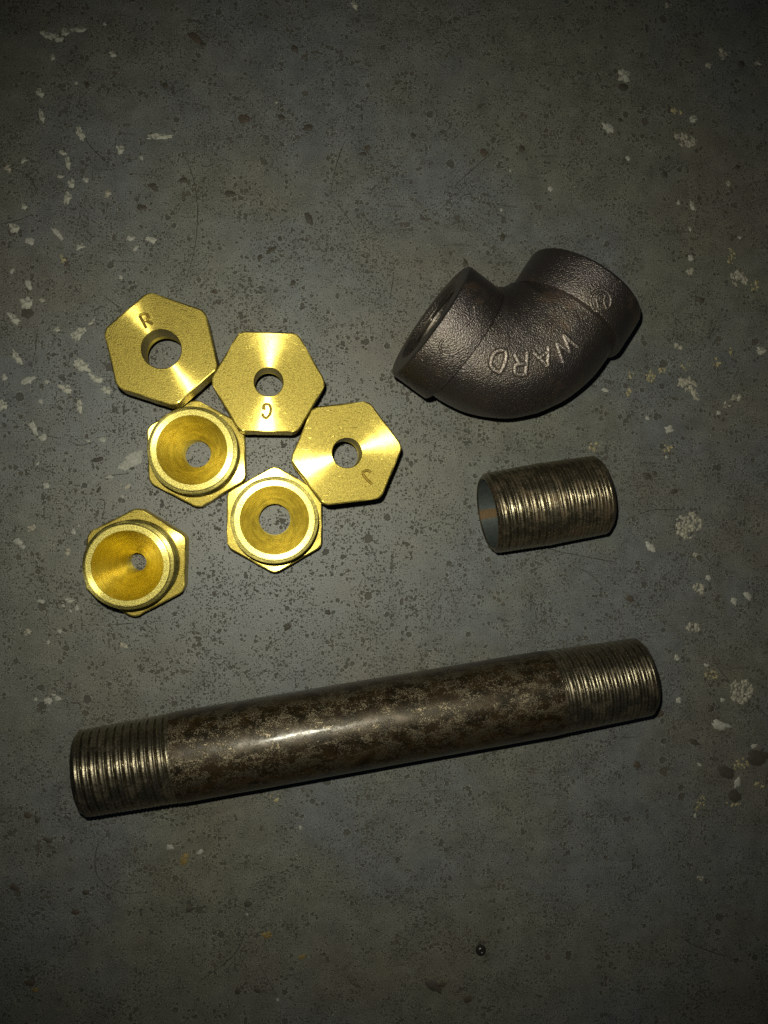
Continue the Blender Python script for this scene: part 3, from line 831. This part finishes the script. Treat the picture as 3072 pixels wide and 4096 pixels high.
threaded_end(HALF - TH2, HALF, M_THREAD, pipe, 7.9)
bore_wall(-HALF + 0.3, HALF - 0.3, 7.9, pipe)

CL = 29.2
ca = R(9.3)
close = thing('close_nipple', 'short steel close nipple with rust-streaked thread along its whole length', 'pipe fitting',
              (50.6 + CL / 2 * math.cos(ca), -0.2 + CL / 2 * math.sin(ca), 0), ca)
threaded_end(-0.5, -CL / 2, M_THREAD2, close, 8.35, 1, 1.6)
threaded_end(-0.5, CL / 2, M_THREAD2, close, 8.35, 1, 1.6)
bore_wall(-CL / 2 + 0.3, CL / 2 - 0.3, 8.35, close)

# ------------------------------------------------------------------ malleable-iron elbow
EZ = 15.0                      # axis height = collar radius
elbow = thing('pipe_elbow', 'black cast iron ninety degree pipe elbow with raised lettering', 'pipe elbow', (57.6, 29.5, 0))
D1 = Vector((math.cos(R(147)), math.sin(R(147)), 0))
D2 = Vector((math.cos(R(57)), math.sin(R(57)), 0))
B1, B2 = 18.7, 20.8           # bend radii along the two legs
TILT = Matrix.Translation((0, 0, EZ)) @ Matrix.Rotation(R(6.8), 4, D2) @ Matrix.Translation((0, 0, -EZ))   # rolled on the far collar, open end lifted

def elbow_body():
    path = []
    for s in (22.0, 21.0, 20.0, 19.3):
        path.append((D1 * s, -D1, 0.0))
    N = 36
    c = D1 * B1 + D2 * B2
    for i in range(N + 1):
        q = i / N * math.pi / 2
        p = c - D2 * (B2 * math.cos(q)) - D1 * (B1 * math.sin(q))
        tdir = (-D1 * (B1 * math.cos(q)) + D2 * (B2 * math.sin(q))).normalized()
        path.append((p, tdir, math.sin(math.pi * i / N)))
    for s in (21.4, 22.0, 22.6, 23.2):
        path.append((D2 * s, D2, 0.0))
    rings = []
    for p, tdir, w in path:
        side = tdir.cross(Vector((0, 0, 1))).normalized()
        ring = []
        for j in range(80):
            t = 2 * math.pi * j / 80
            d = side * math.cos(t) + Vector((0, 0, 1)) * math.sin(t)
            out = max(0.0, math.cos(t))
            r = 13.2 + 1.5 * w * out + 2.6 * min(1.0, 1.6 * w) * max(0.0, -math.cos(t)) ** 2
            q = p + d * r
            r += 0.16 * noise.noise(q * 0.22) + 0.05 * noise.noise(q * 0.7)
            q = p + d * r
            q = TILT @ Vector((q.x, q.y, q.z + EZ))
            ring.append((q.x, q.y, q.z))
        rings.append(ring)
    return skin(rings)

bv, bf = elbow_body()
link('body', mesh_from('elbow_body', bv, bf), M_IRON, elbow, 0)

def frame(d):
    """matrix taking local z to the horizontal direction d"""
    x = Vector((0, 0, 1))
    y = d.cross(x)
    return Matrix(((x.x, y.x, d.x, 0), (x.y, y.y, d.y, 0), (x.z, y.z, d.z, EZ), (0, 0, 0, 1)))

collar_geo = []
for d, seed, shift in ((D1, 1, -0.7), (D2, 9, 1.2)):
    prof = [(12.4, 18.2), (13.4, 18.25), (14.6, 18.3), (14.9, 18.42), (14.96, 18.65), (14.97, 21.5), (14.98, 23.0), (14.98, 25.4), (14.95, 27.3),
            (14.8, 27.75), (14.45, 28.0), (14.3, 28.05), (12.8, 28.1), (10.6, 28.1), (10.4, 28.0), (9.8, 27.2)]
    rings = []
    for r, z in prof:
        ring = []
        for j in range(96):
            t = 2 * math.pi * j / 96
            rr = r + (0.14 * noise.noise(Vector((math.cos(t) * 2, math.sin(t) * 2, z * 0.25 + seed))) if r > 13.5 else 0)
            ring.append((rr * math.cos(t), rr * math.sin(t), z))
        rings.append(ring)
    v, f = skin(rings)
    mt = TILT @ frame(d) @ Matrix.Translation((0, 0, shift))
    v = [tuple(mt @ Vector(p)) for p in v]
    collar = link('collar', mesh_from('collar', v, f), M_IRON, elbow, 18)
    collar_geo.append((v, f))
    th = thread_rings(0.0, 15.0, PITCH, 9.8, 0.7, 80, 8, 0.03)
    th = [[(p[0], p[1], 27.2 - p[2]) for p in r] for r in th]
    v2, f2 = skin(th, cap1=True)
    v2 = [tuple(mt @ Vector(p)) for p in v2]
    link('tapped_thread', mesh_from('tapped_thread', v2, f2), M_IRON_THREAD, collar, 50)

gv, gf = merge([(bv, bf)] + collar_geo)
surf = BVHTree.FromPolygons([Vector(p) for p in gv], gf)

def relief(name, strokes, r, mat, n=6, lift=0.0):
    """rounded raised strokes following the casting's upper surface"""
    parts = []
    for s in strokes:
        pts, ups = [], []
        for p in smooth_path(s, n) if n > 1 else [Vector(q) for q in s]:
            hit = surf.ray_cast(Vector((p.x, p.y, 60)), Vector((0, 0, -1)))
            if hit[0] is None:
                continue
            nn = hit[1] if hit[1].z > 0 else -hit[1]
            pts.append(hit[0] + nn * lift)
            ups.append(nn)
        if len(pts) > 1:
            parts.append(tube(pts, r, 8, ups))
    v, f = merge(parts)
    return link(name, mesh_from(name, v, f), mat, elbow, 70)

for strokes in (W_RELIEF, A_RELIEF, R_RELIEF, D_RELIEF):
    relief('raised_letter', strokes, 0.66, M_IRON_LETTER, 5, 0.16)
relief('round_emblem', EMBLEM_RELIEF, 0.36, M_IRON_FAINT, 5)
relief('casting_mark', MARK_RELIEF, 0.34, M_IRON_FAINT, 5)

# ------------------------------------------------------------------ a tiny loose bead
bead = thing('bead', 'tiny round black bead lying alone below the long pipe', 'bead', (BEAD[0], BEAD[1], 0))
v, f = skin(lathe([(0.02, 0.0), (0.7, 0.1), (1.15, 0.45), (1.35, 1.05), (1.2, 1.6), (0.8, 1.95), (0.55, 2.0), (0.35, 1.75), (0.02, 1.7)], 28))
link('shell', mesh_from('bead', v, f), M_BEAD, bead, 60)
